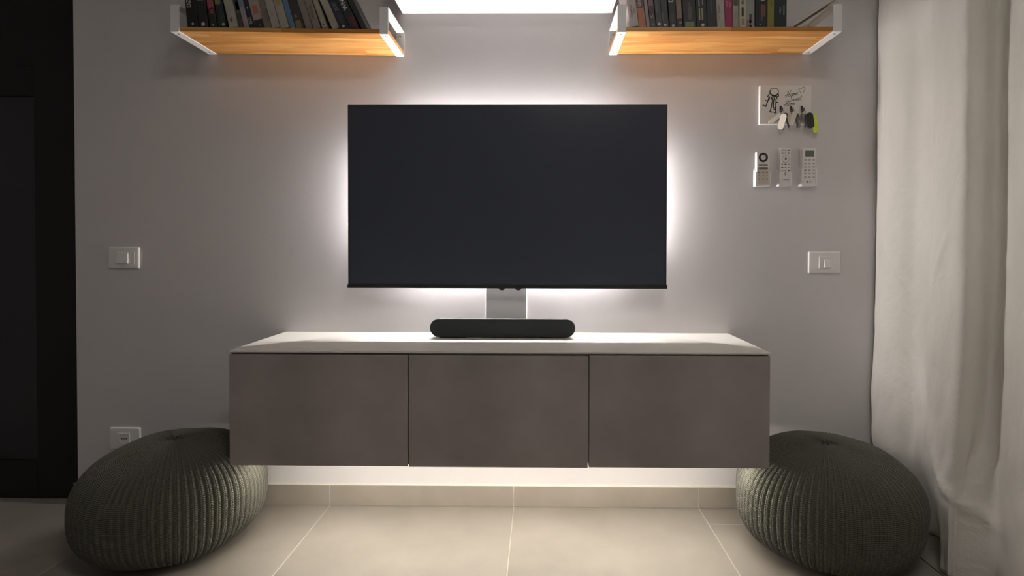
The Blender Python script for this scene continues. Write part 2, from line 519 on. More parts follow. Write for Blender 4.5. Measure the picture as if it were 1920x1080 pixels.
add_prism(bm, rrect(-SBW + 0.0018, SBW - 0.0018, 0.0018 + 0.0035, SBH - 0.0018 + 0.0035, SBH / 2 - 0.0019, 12), 'y', -0.0052, -0.0026)
shade(obj('grille', bm, M_FABRIC, sb), 40)
for fx in (-0.19, 0.19):
    obj('foot', box(fx - 0.05, fx + 0.05, 0.010, 0.035, 0.0, 0.010, bev=0.001), M_SBASE, sb)


# ------------------------------------------------------------------ wall shelves
def shelf(label, x0, x1, z, tilt, screwrows):
    """outer bracket edges x0..x1 at the bracket underside z"""
    cx = (x0 + x1) / 2; hw = (x1 - x0) / 2
    t = thing('wall_shelf', label, 'shelf', (cx, 0, z), 'two pine wall shelves with white brackets', rot=(0, tilt, 0))
    D = 0.238; BH = 0.098; bw = 0.031; th = 0.003
    pl = bmesh.new()
    add_box(pl, -hw + 0.001, hw - 0.001, -D + th + 0.001, -0.004, th, th + 0.0165, bev=0.0012)
    obj('shelf_board', pl, M_PINE, t)
    for s in (-1, 1):
        a, b = (-hw, -hw + bw) if s < 0 else (hw - bw, hw)
        bm = bmesh.new()
        outer = [(-D, 0), (-0.0005, 0), (-0.0005, BH), (-D, BH)]
        inner = [(-D + th, th), (-th, th), (-th, BH - th), (-D + th, BH - th)]
        O = [[bm.verts.new((xx, p[0], p[1])) for p in outer] for xx in (a, b)]
        I = [[bm.verts.new((xx, p[0], p[1])) for p in inner] for xx in (a, b)]
        for i in range(4):
            j = (i + 1) % 4
            bm.faces.new((O[0][i], O[0][j], I[0][j], I[0][i])); bm.faces.new((O[1][i], I[1][i], I[1][j], O[1][j]))
            bm.faces.new((O[0][i], O[1][i], O[1][j], O[0][j])); bm.faces.new((I[0][i], I[0][j], I[1][j], I[1][i]))
        bmesh.ops.recalc_face_normals(bm, faces=bm.faces)
        br = obj('bracket', bm, M_WSTEEL, t)
        for yy in (-D + 0.022, -0.022):
            sc = bmesh.new(); add_prism(sc, ell((a + b) / 2, yy, 0.0035, 0.0035, 12), 'z', -0.0009, 0.0002)
            obj('screw', sc, M_SCREW, br)
        for zz in (0.03, 0.08):
            sc = bmesh.new(); add_prism(sc, ell((a + b) / 2, zz, 0.0045, 0.0045, 12), 'y', -th - 0.0012, -th + 0.0002)
            obj('screw', sc, M_SCREW, br)
    return t, z + th + 0.0165


SL_X0, SL_X1, SR_X0, SR_X1 = -1.2075, -0.4140, 0.4150, 1.2190
SL_TILT = 0.0135
tL, zL = shelf('pine wall shelf of leaning books nearer the dark door', SL_X0, SL_X1, 1.8318, SL_TILT, 2)
tR, zR = shelf('pine wall shelf of upright books above the key rack', SR_X0, SR_X1, 1.8325, 0.0, 2)

# ------------------------------------------------------------------ books
BOOKM = {}


def bmat(c, rough=0.42):
    k = tuple(round(v, 3) for v in c)
    if k not in BOOKM:
        BOOKM[k] = mat('cover_%d' % len(BOOKM), c, rough, var=0.10, scale=30)
    return BOOKM[k]


def book(label, group, x, z, y, th, h, d, lean, col, bands=(), texts=(), marks=(), ztilt=0.0):
    """x,z: lower outer corner it stands on; lean > 0: top leans to the left. bands: (z0,z1,u0,u1,colour); texts: (string,size,zc,uc,colour); marks: (zc,uc,r,colour)"""
    t = thing('book', label, 'book', (x, y, z), group, rot=(0, -lean, 0))
    c = 0.0012
    bm = bmesh.new()
    add_prism(bm, [(0, 0.0012), (0.0012, 0), (th - 0.0012, 0), (th, 0.0012), (th, d), (th - c, d), (th - c, c), (c, c), (c, d), (0, d)], 'z', 0, h)
    cov = obj('cover', bm, bmat(col), t)
    obj('pages', box(c + 0.0001, th - c - 0.0001, c + 0.0002, d - 0.003, 0.0015, h - 0.0015), M_PAGES, t)
    for i, (z0, z1, u0, u1, cc) in enumerate(bands):
        obj('spine_band', box(max(u0 * th, 0.0013), min(u1 * th, th - 0.0013), -0.00025, 0.0001, z0, z1), bmat(cc), cov)
    for (s, size, zc, uc, cc) in texts:
        b2 = text_bm(s, size, bold=size * 0.02)
        b2.transform(Matrix.Rotation(-PI / 2, 4, 'Y'))
        b2.transform(Matrix.Translation((uc * th, -0.0006, zc)))
        obj('spine_lettering', b2, bmat(cc), cov)
    for (zc, uc, r, cc) in marks:
        b3 = bmesh.new(); add_prism(b3, ell(uc * th, zc, r, r, 14), 'y', -0.0005, 0.0)
        obj('publisher_mark', b3, bmat(cc), cov)
    return t


BK = (0.018, 0.018, 0.019); WH = (0.55, 0.53, 0.50); NV = (0.025, 0.032, 0.055)
# pixel of the spine's lower-left corner, lean in degrees, height, colour, bands, texts, marks, label
LB = [
 (352, 5.0, 0.20, (0.016, 0.017, 0.015), [], [('DZ', 0.021, 0.087, 0.36, (0.5, 0.48, 0.46))], [(0.0125, 0.55, 0.0045, WH)],
  'thick black book with big white sideways letters, first in the leaning row'),
 (374, 6.0, 0.20, (0.02, 0.02, 0.022), [(0.098, 0.2, 0.1, 0.9, (0.2, 0.22, 0.19))], [], [(0.012, 0.52, 0.0068, WH)],
  'black book with a large round white publisher spot, second in the leaning row'),
 (393, 7.0, 0.20, (0.025, 0.024, 0.026), [(0.052, 0.075, 0.35, 0.8, (0.26, 0.07, 0.08)), (0.07, 0.2, 0.08, 0.92, (0.36, 0.085, 0.13))], [], [(0.0115, 0.5, 0.004, (0.28, 0.28, 0.28))],
  'dark book with a crimson wedge on the upper spine'),
 (409, 8.5, 0.195, (0.02, 0.03, 0.034), [(0.088, 0.195, 0.05, 0.75, (0.17, 0.19, 0.07)), (0.02, 0.08, 0.45, 0.8, (0.035, 0.05, 0.05))], [], [(0.013, 0.72, 0.0055, (0.5, 0.47, 0.44))],
  'dark green and navy book with an olive top to its spine'),
 (431, 12.5, 0.20, (0.40, 0.37, 0.32), [(0.06, 0.1, 0.0, 1.0, (0.36, 0.36, 0.29))], [('MK', 0.013, 0.030, 0.45, (0.16, 0.14, 0.14))], [],
  'pale beige book beside the dark ones, small dark lettering low on its spine'),
 (448, 13.0, 0.19, (0.085, 0.07, 0.062), [(0.07, 0.19, 0.0, 1.0, (0.035, 0.035, 0.04)), (0.06, 0.10, 0.3, 0.9, (0.13, 0.13, 0.14))], [], [],
  'slim brown-black book right of the pale beige one'),
 (458, 13.5, 0.19, (0.34, 0.31, 0.31), [(0.08, 0.19, 0.0, 1.0, (0.17, 0.24, 0.34)), (0.0, 0.03, 0, 1, (0.36, 0.28, 0.29))], [], [],
  'thin mauve-grey book turning light blue towards the top'),
 (468, 14.0, 0.195, (0.025, 0.028, 0.045), [], [('SSTI', 0.0145, 0.030, 0.5, (0.48, 0.47, 0.46))], [(0.078, 0.5, 0.003, WH)],
  'narrow navy book with white sideways capitals near its foot'),
 (478, 14.5, 0.19, (0.36, 0.31, 0.27), [(0.0, 0.032, 0.0, 1.0, (0.03, 0.026, 0.03)), (0.055, 0.085, 0.25, 0.75, (0.42, 0.15, 0.10)), (0.025, 0.06, 0.93, 1.0, (0.15, 0.04, 0.03))], [], [(0.010, 0.55, 0.003, (0.25, 0.24, 0.2))],
  'cream book with an orange-red title patch and black foot'),
 (498, 15.0, 0.20, (0.22, 0.20, 0.165), [(0.02, 0.075, 0.2, 0.9, (0.17, 0.15, 0.125))], [], [],
  'olive-taupe book left of the pinkish grey one'),
 (511, 15.0, 0.20, (0.37, 0.34, 0.32), [], [], [(0.05, 0.6, 0.002, (0.2, 0.18, 0.17))],
  'pinkish grey plain paperback left of the tan-topped one'),
 (527, 15.5, 0.20, (0.38, 0.345, 0.29), [(0.085, 0.2, 0.25, 0.85, (0.36, 0.27, 0.14))], [], [],
  'beige book with a tan top, left of the blue one'),
 (543.5, 16.0, 0.195, (0.13, 0.22, 0.34), [(0.0, 0.006, 0, 1, (0.38, 0.37, 0.36))], [], [],
  'plain medium blue paperback in the leaning row'),
 (556, 17.0, 0.19, (0.05, 0.046, 0.045), [(0.0, 0.03, 0.0, 0.75, (0.2, 0.17, 0.08))], [('SP', 0.012, 0.048, 0.4, (0.3, 0.28, 0.25))], [],
  'charcoal book with an ochre foot, right of the blue one'),
 (573, 17.5, 0.20, (0.23, 0.20, 0.18), [], [], [],
  'plain taupe book between the charcoal and the lettered brown ones'),
 (588, 18.0, 0.20, (0.25, 0.21, 0.175), [], [('HVITTA', 0.0145, 0.062, 0.52, (0.12, 0.10, 0.09))], [],
  'brown-taupe book with large dim dark letters along its spine'),
 (605, 19.5, 0.195, (0.35, 0.32, 0.245), [(0.0, 0.006, 0, 1, (0.3, 0.1, 0.07))], [], [(0.017, 0.5, 0.003, (0.08, 0.09, 0.06))],
  'slim khaki book beside a dark gap'),
 (623, 23.5, 0.20, (0.36, 0.325, 0.27), [], [], [(0.035, 0.5, 0.003, (0.25, 0.17, 0.16))],
  'beige book leaning hard, just left of the two thick dark ones'),
 (639, 24.0, 0.205, (0.03, 0.034, 0.05), [(0.02, 0.06, 0.3, 0.7, (0.05, 0.052, 0.056))], [('JOST', 0.016, 0.088, 0.48, (0.24, 0.24, 0.28))], [(0.009, 0.45, 0.0045, WH)],
  'thick navy book with grey lettering, last but two of the leaning row'),
 (658, 24.5, 0.205, (0.03, 0.036, 0.038), [(0.0, 0.045, 0.35, 1.0, (0.10, 0.03, 0.045))], [('WNS', 0.022, 0.098, 0.5, (0.6, 0.58, 0.56))], [],
  'thick black book with bold white letters and a maroon foot'),
 (679, 26.5, 0.165, (0.035, 0.04, 0.04), [], [], [],
  'thin dark booklet at the free end of the leaning row'),
]
CAMP = Vector((0.1356, -2.2573, 1.0522))


def unproj_x(px, py, yplane):
    d = F_ + R_ * ((px - 999.77) / 1042.94) - U_ * ((py - 481.70) / 1042.94)
    k = (yplane - CAMP.y) / d.y
    return CAMP.x + d.x * k


def lay_row(rows, ys, zfun, group, endpx):
    A = []
    for i, r in enumerate(rows):
        A.append((unproj_x(r[0], 53, ys), math.radians(r[1]), r[2]))
    for i, r in enumerate(rows):
        xa, th, h = A[i]
        if i + 1 < len(rows):
            xb, tn, hn = A[i + 1]
            dl = tn - th
            if dl >= 0:
                t = ((xb - xa) * math.cos(tn) - 0.0006 - min(h, hn) * math.sin(dl)) / math.cos(dl)
            else:
                t = (xb - xa) * math.cos(th) - 0.0006
            za, zb = zfun(xa), zfun(xb)
        else:
            t = (unproj_x(endpx, 53, ys) - xa) * math.cos(th)
        t = max(t, 0.006)
        rng = random.Random(i * 7 + len(rows))
        book(r[7], group, xa, zfun(xa) + 0.0004, ys + rng.uniform(-0.004, 0.006), t, h, rng.uniform(0.125, 0.145), th, r[3], r[4], r[5], r[6])


cL = (SL_X0 + SL_X1) / 2
lay_row(LB, -0.222, lambda x: 1.8318 + 0.0195 / math.cos(SL_TILT) - math.tan(SL_TILT) * (x - cL), 'books leaning on one pine shelf', 690)

RB = [
 (1182, 7.5, 0.20, (0.46, 0.40, 0.38), [(0.0, 0.006, 0.1, 1.0, (0.03, 0.028, 0.028)), (0.006, 0.02, 0.1, 0.9, (0.4, 0.39, 0.36))], [('HAMNA', 0.012, 0.062, 0.38, (0.36, 0.17, 0.18)), ('SEIN', 0.010, 0.062, 0.72, (0.34, 0.18, 0.19))], [],
  'pinkish white book with pink lettering, first on the shelf above the key rack'),
 (1199, 7.5, 0.20, (0.42, 0.15, 0.07), [(0.072, 0.2, 0.0, 1.0, (0.09, 0.055, 0.05))], [('UNES', 0.015, 0.098, 0.45, (0.45, 0.43, 0.4))], [(0.008, 0.5, 0.003, (0.42, 0.22, 0.14))],
  'orange-footed book with a dark brown top and white letters'),
 (1213, 7.0, 0.20, (0.30, 0.255, 0.26), [], [], [],
  'thin mauve-grey book between the orange and the dark ones'),
 (1220, 6.5, 0.20, (0.035, 0.028, 0.03), [(0.08, 0.2, 0.1, 0.85, (0.2, 0.11, 0.13))], [('K', 0.02, 0.043, 0.42, (0.24, 0.17, 0.19))], [(0.0125, 0.5, 0.004, (0.13, 0.17, 0.14))],
  'black book with a dusky pink letter halfway up its spine'),
 (1231, 6.0, 0.205, (0.04, 0.042, 0.05), [(0.055, 0.2, 0.2, 0.45, (0.09, 0.088, 0.095))], [], [(0.0135, 0.5, 0.0048, (0.55, 0.52, 0.48))],
  'dark slate book with a white square-like publisher spot'),
 (1243, 5.5, 0.205, (0.045, 0.045, 0.05), [(0.03, 0.06, 0.1, 0.3, (0.10, 0.10, 0.105))], [], [(0.0125, 0.45, 0.005, (0.55, 0.42, 0.38))],
  'dark slate book with a pale orange publisher spot'),
 (1256, 4.5, 0.205, (0.022, 0.021, 0.021), [(0.02, 0.055, 0.35, 0.65, (0.055, 0.05, 0.048))], [('Do', 0.024, 0.108, 0.45, (0.6, 0.59, 0.56))], [(0.0085, 0.5, 0.0048, (0.42, 0.41, 0.4))],
  'black book with big bright white letters at the top, above the key rack'),
 (1270, 4.0, 0.20, (0.03, 0.028, 0.028), [(0.035, 0.2, 0.05, 0.9, (0.24, 0.18, 0.12))], [], [(0.020, 0.6, 0.005, (0.2, 0.19, 0.19))],
  'dark book with a long tan panel down its spine'),
 (1282, 3.0, 0.20, (0.03, 0.036, 0.04), [(0.004, 0.022, 0.15, 0.85, (0.21, 0.23, 0.12)), (0.03, 0.075, 0.4, 0.7, (0.10, 0.098, 0.085))], [('SBL', 0.014, 0.085, 0.5, (0.11, 0.115, 0.11))], [],
  'thick dark book with a green-yellow emblem at the foot'),
 (1306, 2.5, 0.205, (0.025, 0.03, 0.036), [(0.028, 0.07, 0.25, 0.38, (0.33, 0.32, 0.16)), (0.028, 0.07, 0.52, 0.65, (0.33, 0.32, 0.18)), (0.075, 0.2, 0.25, 0.36, (0.26, 0.26, 0.2)), (0.08, 0.2, 0.6, 0.7, (0.26, 0.26, 0.2))], [], [(0.009, 0.6, 0.0055, (0.5, 0.49, 0.46))],
  'dark navy book with two columns of yellow print and a white ring mark'),
 (1326, 2.5, 0.205, (0.032, 0.036, 0.035), [(0.05, 0.2, 0.4, 0.6, (0.065, 0.07, 0.062))], [], [],
  'plain greenish black book right of the yellow-printed one'),
 (1345, 3.0, 0.195, (0.42, 0.385, 0.36), [(0.0, 0.03, 0.0, 1.0, (0.36, 0.37, 0.32))], [('SINAI', 0.013, 0.066, 0.32, (0.3, 0.22, 0.2)), ('REA', 0.010, 0.036, 0.3, (0.33, 0.24, 0.28))], [],
  'pinkish white book with brown and violet print beside the magenta one'),
 (1360, 1.5, 0.195, (0.34, 0.05, 0.12), [(0.0, 0.06, 0.0, 0.2, (0.2, 0.05, 0.07))], [('HISA', 0.011, 0.088, 0.35, (0.62, 0.25, 0.34)), ('SOR', 0.011, 0.086, 0.72, (0.62, 0.25, 0.34))], [],
  'magenta book, the only bright pink one'),
 (1375.5, 1.0, 0.20, (0.36, 0.34, 0.29), [(0.082, 0.103, 0.1, 0.9, (0.12, 0.1, 0.085)), (0.03, 0.06, 0.3, 0.6, (0.28, 0.33, 0.24))], [], [],
  'slim grey-green book with a dark title block, right of the magenta one'),
 (1386.5, 0.6, 0.20, (0.47, 0.42, 0.34), [(0.04, 0.073, 0.3, 0.65, (0.05, 0.045, 0.035)), (0.01, 0.032, 0.3, 0.75, (0.3, 0.23, 0.15))], [('SEV', 0.012, 0.093, 0.5, (0.05, 0.045, 0.04))], [],
  'slim cream book with a black title'),
 (1399, 0.4, 0.20, (0.31, 0.32, 0.29), [(0.004, 0.03, 0.1, 0.6, (0.23, 0.19, 0.185)), (0.02, 0.052, 0.4, 0.72, (0.12, 0.075, 0.08)), (0.004, 0.013, 0.45, 0.7, (0.09, 0.05, 0.05))], [], [],
  'pale grey-green book with a dark flower pattern low on its spine'),
 (1416.5, 0.2, 0.205, (0.022, 0.027, 0.027), [(0.04, 0.083, 0.45, 0.85, (0.17, 0.075, 0.07)), (0.025, 0.04, 0.45, 0.6, (0.08, 0.08, 0.08))], [('CE', 0.022, 0.108, 0.62, (0.5, 0.5, 0.48))], [(0.0115, 0.4, 0.003, (0.2, 0.22, 0.22))],
  'black book with a brown-red block beside the olive-yellow one'),
 (1438.5, 0.1, 0.20, (0.24, 0.21, 0.05), [], [('NIRA', 0.009, 0.085, 0.6, (0.12, 0.10, 0.03))], [],
  'slim olive-yellow book near the end of the upright row'),
 (1451, 0.0, 0.20, (0.024, 0.034, 0.034), [], [('NELLA', 0.0075, 0.065, 0.5, (0.3, 0.32, 0.31)), ('S.ENDINO', 0.0075, 0.065, 0.78, (0.3, 0.32, 0.31))], [],
  'thick blackish green book with fine grey print, last of the upright row'),
]
lay_row(RB, -0.222, lambda x: zR, 'books standing on the other pine shelf', 1476)

# two thin magazines slumped against the shelf's end bracket
xm = unproj_x(1480, 53, -0.222)
for i, (px, ang, h, th, c, lab) in enumerate(((1481, -57.5, 0.212, 0.0085, (0.60, 0.55, 0.47), 'beige magazine slumped against the shelf end, upper of two'),
                                         (1506, -52.5, 0.150, 0.0065, (0.48, 0.42, 0.34), 'tan magazine slumped under the beige one at the shelf end'))):
    x = unproj_x(px, 53, -0.222); a = math.radians(ang)
    # stands on its lower right corner
    t = thing('magazine', lab, 'magazine', (x, -0.224, zR + 0.0006 + th * math.sin(-a) * 1.0), 'slumped magazines', rot=(0, -a, 0))
    obj('cover', prism([(0, 0.0006), (0.0008, 0), (th - 0.0008, 0), (th, 0.0006), (th, 0.09), (th - 0.0005, 0.09), (th - 0.0005, 0.0008), (0.0005, 0.0008), (0.0005, 0.09), (0, 0.09)], 'z', 0, h), bmat(c), t)
    obj('pages', box(0.0006, th - 0.0006, 0.0010, 0.089, 0.0003, h - 0.0003), M_PAGES, t)

# ------------------------------------------------------------------ air conditioner
ac = thing('air_conditioner', 'white wall air conditioner above the television, only its flat underside showing', 'air conditioner', (0.0035, 0, 2.0))
aw = 0.4225
prof = [(-0.0005, 0.0), (-0.150, 0.0), (-0.172, 0.008), (-0.188, 0.028), (-0.196, 0.06), (-0.198, 0.24), (-0.19, 0.275), (-0.17, 0.29), (-0.0005, 0.29)]
shade(obj('housing', prism(prof, 'x', -aw, aw), M_WHITE, ac), 30)
fp = [(-0.1975, 0.075), (-0.2035, 0.075), (-0.2055, 0.10), (-0.2055, 0.24), (-0.2025, 0.262), (-0.1975, 0.262)]
obj('front_panel', prism(fp, 'x', -aw + 0.004, aw - 0.004), M_WHITE, ac)
obj('louver', prism([(-0.168, 0.004), (-0.172, 0.001), (-0.193, 0.026), (-0.2015, 0.060), (-0.1975, 0.061), (-0.189, 0.03)], 'x', -aw + 0.05, aw - 0.05), M_WHITE, ac)


# ------------------------------------------------------------------ switches and socket
def plate(name, label, cat, px0, px1, pz0, pz1):
    cx, cz = (px0 + px1) / 2, (pz0 + pz1) / 2
    t = thing(name, label, cat, (cx, 0, cz))
    w, h = (px1 - px0) / 2, (pz1 - pz0) / 2
    bm = bmesh.new()
    rings = []
    for y, ins in ((-0.0005, 0.0), (-0.005, 0.0), (-0.0085, 0.0025), (-0.0095, 0.009)):
        rings.append([bm.verts.new((p[0], y, p[1])) for p in rrect(-w + ins, w - ins, -h + ins, h - ins, 0.004, 4)])
    for A, B in zip(rings[:-1], rings[1:]):
        for i in range(len(A)): bm.faces.new((A[i], A[(i + 1) % len(A)], B[(i + 1) % len(A)], B[i]))
    bm.faces.new(rings[0]); bm.faces.new(rings[-1])
    bmesh.ops.recalc_face_normals(bm, faces=bm.faces)
    shade(obj('plate', bm, M_WHITE, t), 25)
    return t


t = plate('light_switch', 'white light switch on the dim wall by the dark door', 'light switch', -1.6236, -1.4976, 0.9657, 1.0543)
obj('rocker', prism([(-0.0085, -0.022), (-0.0195, -0.0215), (-0.013, 0.0215), (-0.0085, 0.022)], 'x', -0.022, 0.022), M_WHITE, t)
obj('module_frame', box(-0.024, 0.046, -0.0105, -0.009, -0.0245, 0.0245, bev=0.0006), M_WHITE, t)
t = plate('light_switch', 'white light switch on the brighter wall beside the curtain', 'light switch', 1.2188, 1.3473, 0.9538, 1.0412)
obj('module_frame', box(-0.024, 0.024, -0.0125, -0.009, -0.0245, 0.0245, bev=0.0006), M_WHITE, t)
obj('rocker', prism([(-0.0120, -0.019), (-0.0205, -0.0185), (-0.0150, 0.010), (-0.0120, 0.0105)], 'x', -0.0045, 0.0185), M_WHITE, t)
t = plate('wall_socket', 'white wall socket half hidden behind a dark knitted pouf', 'socket', -1.6263, -1.4996, 0.2250, 0.3136)
fr = bmesh.new()
ring0 = rrect(-0.0235, 0.0235, -0.0235, 0.0235, 0.001, 3)
V = []
n = 32
sq = []
for k in range(n):
    a = 2 * PI * k / n + PI / 4
    c, s = math.cos(a), math.sin(a); mx = max(abs(c), abs(s))
    sq.append((0.0235 * c / mx, 0.0235 * s / mx))
cir = [(0.0195 * math.cos(2 * PI * k / n + PI / 4), 0.0195 * math.sin(2 * PI * k / n + PI / 4)) for k in range(n)]
r0 = [fr.verts.new((p[0], -0.0092, p[1])) for p in sq]; r1 = [fr.verts.new((p[0], -0.0125, p[1])) for p in sq]
r2 = [fr.verts.new((p[0], -0.0125, p[1])) for p in cir]; r3 = [fr.verts.new((p[0], -0.0096, p[1])) for p in cir]
for A, B in ((r0, r1), (r1, r2), (r2, r3)):
    for i in range(n): fr.faces.new((A[i], A[(i + 1) % n], B[(i + 1) % n], B[i]))
fr.faces.new(r3)
bmesh.ops.recalc_face_normals(fr, faces=fr.faces)
obj('socket_insert', fr, M_WHITE, t)
for dx, dz in ((-0.0095, 0), (0, 0), (0.0095, 0)):
    b = bmesh.new(); add_prism(b, ell(dx, dz, 0.0028, 0.0028, 12), 'y', -0.0102, -0.0097); obj('pin_hole', b, M_SOCK, t)

# ------------------------------------------------------------------ key rack and keys
RX0, RX1, RZ0, RZ1 = 1.0153, 1.2202, 1.5504, 1.7055
RY = -0.015
rack = thing('key_rack', 'white key rack with a drawn bunch of keys and the words Home Sweet Home', 'key rack', (0, 0, 0))
obj('panel', box(RX0, RX1, RY, -0.0005, RZ0, RZ1, bev=0.0012), M_WHITE, rack)


def D(u, v):  # drawing coordinates on the panel -> x, z
    px, py = 1425 + u / 19.2, 158 + v / 19.2
    return (RX0 + (px - 1425) * (RX1 - RX0) / 96.0, RZ1 - (py - 160) * (RZ1 - RZ0) / 73.0)


def ink(parent, strokes, w, material, name):
    bm = bmesh.new()
    for s in strokes:
        add_stroke(bm, [D(*p) for p in s], w, RY - 0.0004, RY + 0.0001)
    return obj(name, bm, material, parent)


def arc(cx, cy, rx, ry, a0, a1, n=16):
    return [(cx + rx * math.cos(math.radians(a0 + (a1 - a0) * k / n)), cy + ry * math.sin(math.radians(a0 + (a1 - a0) * k / n))) for k in range(n + 1)]


pic = [arc(512, 265, 150, 130, 0, 360, 28), arc(512, 272, 162, 142, 20, 200, 18), arc(505, 280, 150, 138, 30, 150, 12)]
pic2 = [
    # key to the side
    [(330, 440), (300, 560), (250, 690), (215, 810)], [(215, 810), (170, 775), (105, 745)], [(300, 590), (250, 600), (195, 575)], [(300, 400), (270, 460)], [(350, 440), (330, 560)],
    # two hanging keys
    [(470, 430), (450, 600), (420, 760), (380, 960), (330, 1000)], [(380, 960), (420, 1010), (450, 990)], [(400, 450), (440, 560)],
    [(540, 440), (490, 600), (480, 850)], [(580, 560), (570, 760), (560, 1000)], [(480, 850), (560, 850)], [(490, 900), (560, 910)],
    [(500, 1010), (560, 1040), (600, 1000)], [(560, 560), (600, 520), (660, 540)], [(580, 640), (660, 660)], [(620, 420), (600, 500)],
    [(650, 330), (670, 420), (640, 470)], [(340, 330), (310, 400)], [(430, 400), (470, 450), (540, 450), (600, 400)],
]
ink(rack, pic, 0.0026, M_INK, 'drawn_ring')
ink(rack, pic2, 0.0040, M_INK, 'drawn_keys')


def cursive(word, x, y, s, slope):
    """hand-written lower-case and capital shapes as pen strokes; x,y pen start, s letter size, slope rise per unit"""
    G_ = {
        'H': ([[(0.05, -1.25), (0.35, -1.5), (0.4, -1.1), (0.2, -0.4), (-0.1, 0.1)], [(0.95, -1.6), (0.8, -1.0), (0.65, -0.3), (0.7, 0.05), (0.9, -0.05)], [(-0.3, -0.35), (0.2, -0.6), (0.8, -0.75)]], 1.05),
        'o': ([arc(0.28, -0.3, 0.26, 0.3, -60, 300, 12) + [(0.6, -0.45)]], 0.62),
        'm': ([[(0.0, -0.45), (0.12, -0.6), (0.1, 0.0), (0.18, -0.4), (0.32, -0.6), (0.36, -0.4), (0.33, 0.0), (0.42, -0.4), (0.56, -0.6), (0.62, -0.4), (0.58, 0.0), (0.75, -0.1)]], 0.75),
        'e': ([[(0.05, -0.25), (0.35, -0.4), (0.38, -0.58), (0.2, -0.6), (0.07, -0.35), (0.12, -0.05), (0.3, 0.0), (0.5, -0.15)]], 0.5),
        'S': ([[(1.0, -1.2), (0.75, -1.45), (0.5, -1.2), (0.65, -0.75), (0.8, -0.35), (0.5, 0.05), (0.0, -0.05), (-0.25, -0.3)]], 1.0),
        'w': ([[(0.0, -0.55), (0.05, -0.1), (0.2, 0.0), (0.32, -0.5), (0.36, -0.1), (0.5, 0.0), (0.62, -0.55), (0.75, -0.5)]], 0.75),
        't': ([[(0.25, -1.1), (0.15, -0.3), (0.22, 0.0), (0.42, -0.1)], [(0.0, -0.68), (0.5, -0.78)]], 0.5),
    }
    out = []
    for ch in word:
        st_, adv = G_[ch]
        for q in st_:
            out.append([(x + p[0] * s + -p[1] * s * 0.18, y + p[1] * s - slope * p[0] * s) for p in q])
        x += adv * s; y -= slope * adv * s
    return out


ink(rack, cursive('Home', 930, 470, 145, 0.22), 0.0016, M_INK, 'lettering')
ink(rack, cursive('Sweet', 1010, 640, 150, 0.16), 0.0016, M_INK, 'lettering')
ink(rack, cursive('Home', 880, 790, 128, 0.14), 0.0016, M_INK, 'lettering')
ink(rack, [[(1480, 330), (1420, 250), (1375, 180), (1400, 150), (1450, 140), (1490, 150), (1530, 100), (1580, 95), (1605, 140), (1580, 240), (1530, 330)]], 0.0014, M_INK, 'drawn_heart')

HOOKX = [1.0975, 1.1395, 1.1820]
for hx in HOOKX:
    bm = bmesh.new()
    add_box(bm, hx - 0.0042, hx + 0.0042, RY - 0.003, RY - 0.0002, 1.598, 1.623, bev=0.0008)
    add_tube(bm, [(hx, RY - 0.002, 1.606), (hx, RY - 0.010, 1.600), (hx, RY - 0.016, 1.600), (hx, RY - 0.019, 1.606), (hx, RY - 0.019, 1.612)], 0.0022)
    obj('hook', bm, M_BLACK, rack)


def key_part(name, parent, x, z, ang, ln, yy, material):
    """a key hanging from x,z at angle ang from straight down"""
    bm = bmesh.new()
    n = 16; r = 0.0105
    head = [(r * math.cos(a), -r + r * math.sin(a)) for a in [2 * PI * k / n for k in range(n)]]
    add_prism(bm, head, 'y', -0.0011, 0.0011)
    add_prism(bm, [(-0.0042, -0.017), (0.0042, -0.017), (0.0042, -ln + 0.004), (0.001, -ln), (-0.0035, -ln + 0.002), (-0.0018, -ln + 0.008), (-0.004, -ln + 0.012), (-0.0022, -ln + 0.018), (-0.0042, -0.026)], 'y', -0.0009, 0.0009)
    bm.transform(Matrix.Translation((x, yy, z)) @ Matrix.Rotation(-ang, 4, 'Y'))
    return obj(name, bm, material, parent)


def oval_part(name, parent, x, z, ang, w, ln, yy, th, material, turn=0.0):
    bm = bmesh.new()
    add_prism(bm, rrect(-w / 2, w / 2, -ln, 0, w * 0.48, 8), 'y', -th / 2, th / 2)
    bm.transform(Matrix.Translation((x, yy, z)) @ Matrix.Rotation(turn, 4, 'Z') @ Matrix.Rotation(-ang, 4, 'Y'))
    return shade(obj(name, bm, material, parent), 40)


def ring_part(parent, x, z, r, yy):
    bm = bmesh.new()
    add_tube(bm, [(x + r * math.cos(2 * PI * k / 20), yy + 0.003 * math.sin(2 * PI * k / 20), z + r * math.sin(2 * PI * k / 20)) for k in range(20)], 0.0010, 6, closed=True)
    return obj('ring', bm, M_STEEL, parent, smooth=True)


KY = RY - 0.0165
k1 = thing('key_bunch', 'key bunch with two long cream tags on the rack', 'keys', (0, 0, 0), 'key bunches on the rack')
ring_part(k1, HOOKX[0], 1.5945, 0.0085, KY)
oval_part('tag', k1, HOOKX[0] - 0.002, 1.589, math.radians(-52), 0.017, 0.060, KY + 0.004, 0.002, M_TAGW, -0.12)
oval_part('tag', k1, HOOKX[0] + 0.005, 1.587, math.radians(-14), 0.023, 0.062, KY - 0.007, 0.002, M_TAGW, -0.5)
key_part('key', k1, HOOKX[0] + 0.010, 1.592, math.radians(15), 0.062, KY - 0.001, M_BRASS)
key_part('key', k1, HOOKX[0] + 0.002, 1.588, math.radians(3), 0.064, KY + 0.002, M_STEEL)
k2 = thing('key_bunch', 'key bunch with one cream tag on the middle hook of the rack', 'keys', (0, 0, 0), 'key bunches on the rack')
ring_part(k2, HOOKX[1], 1.5945, 0.0085, KY)
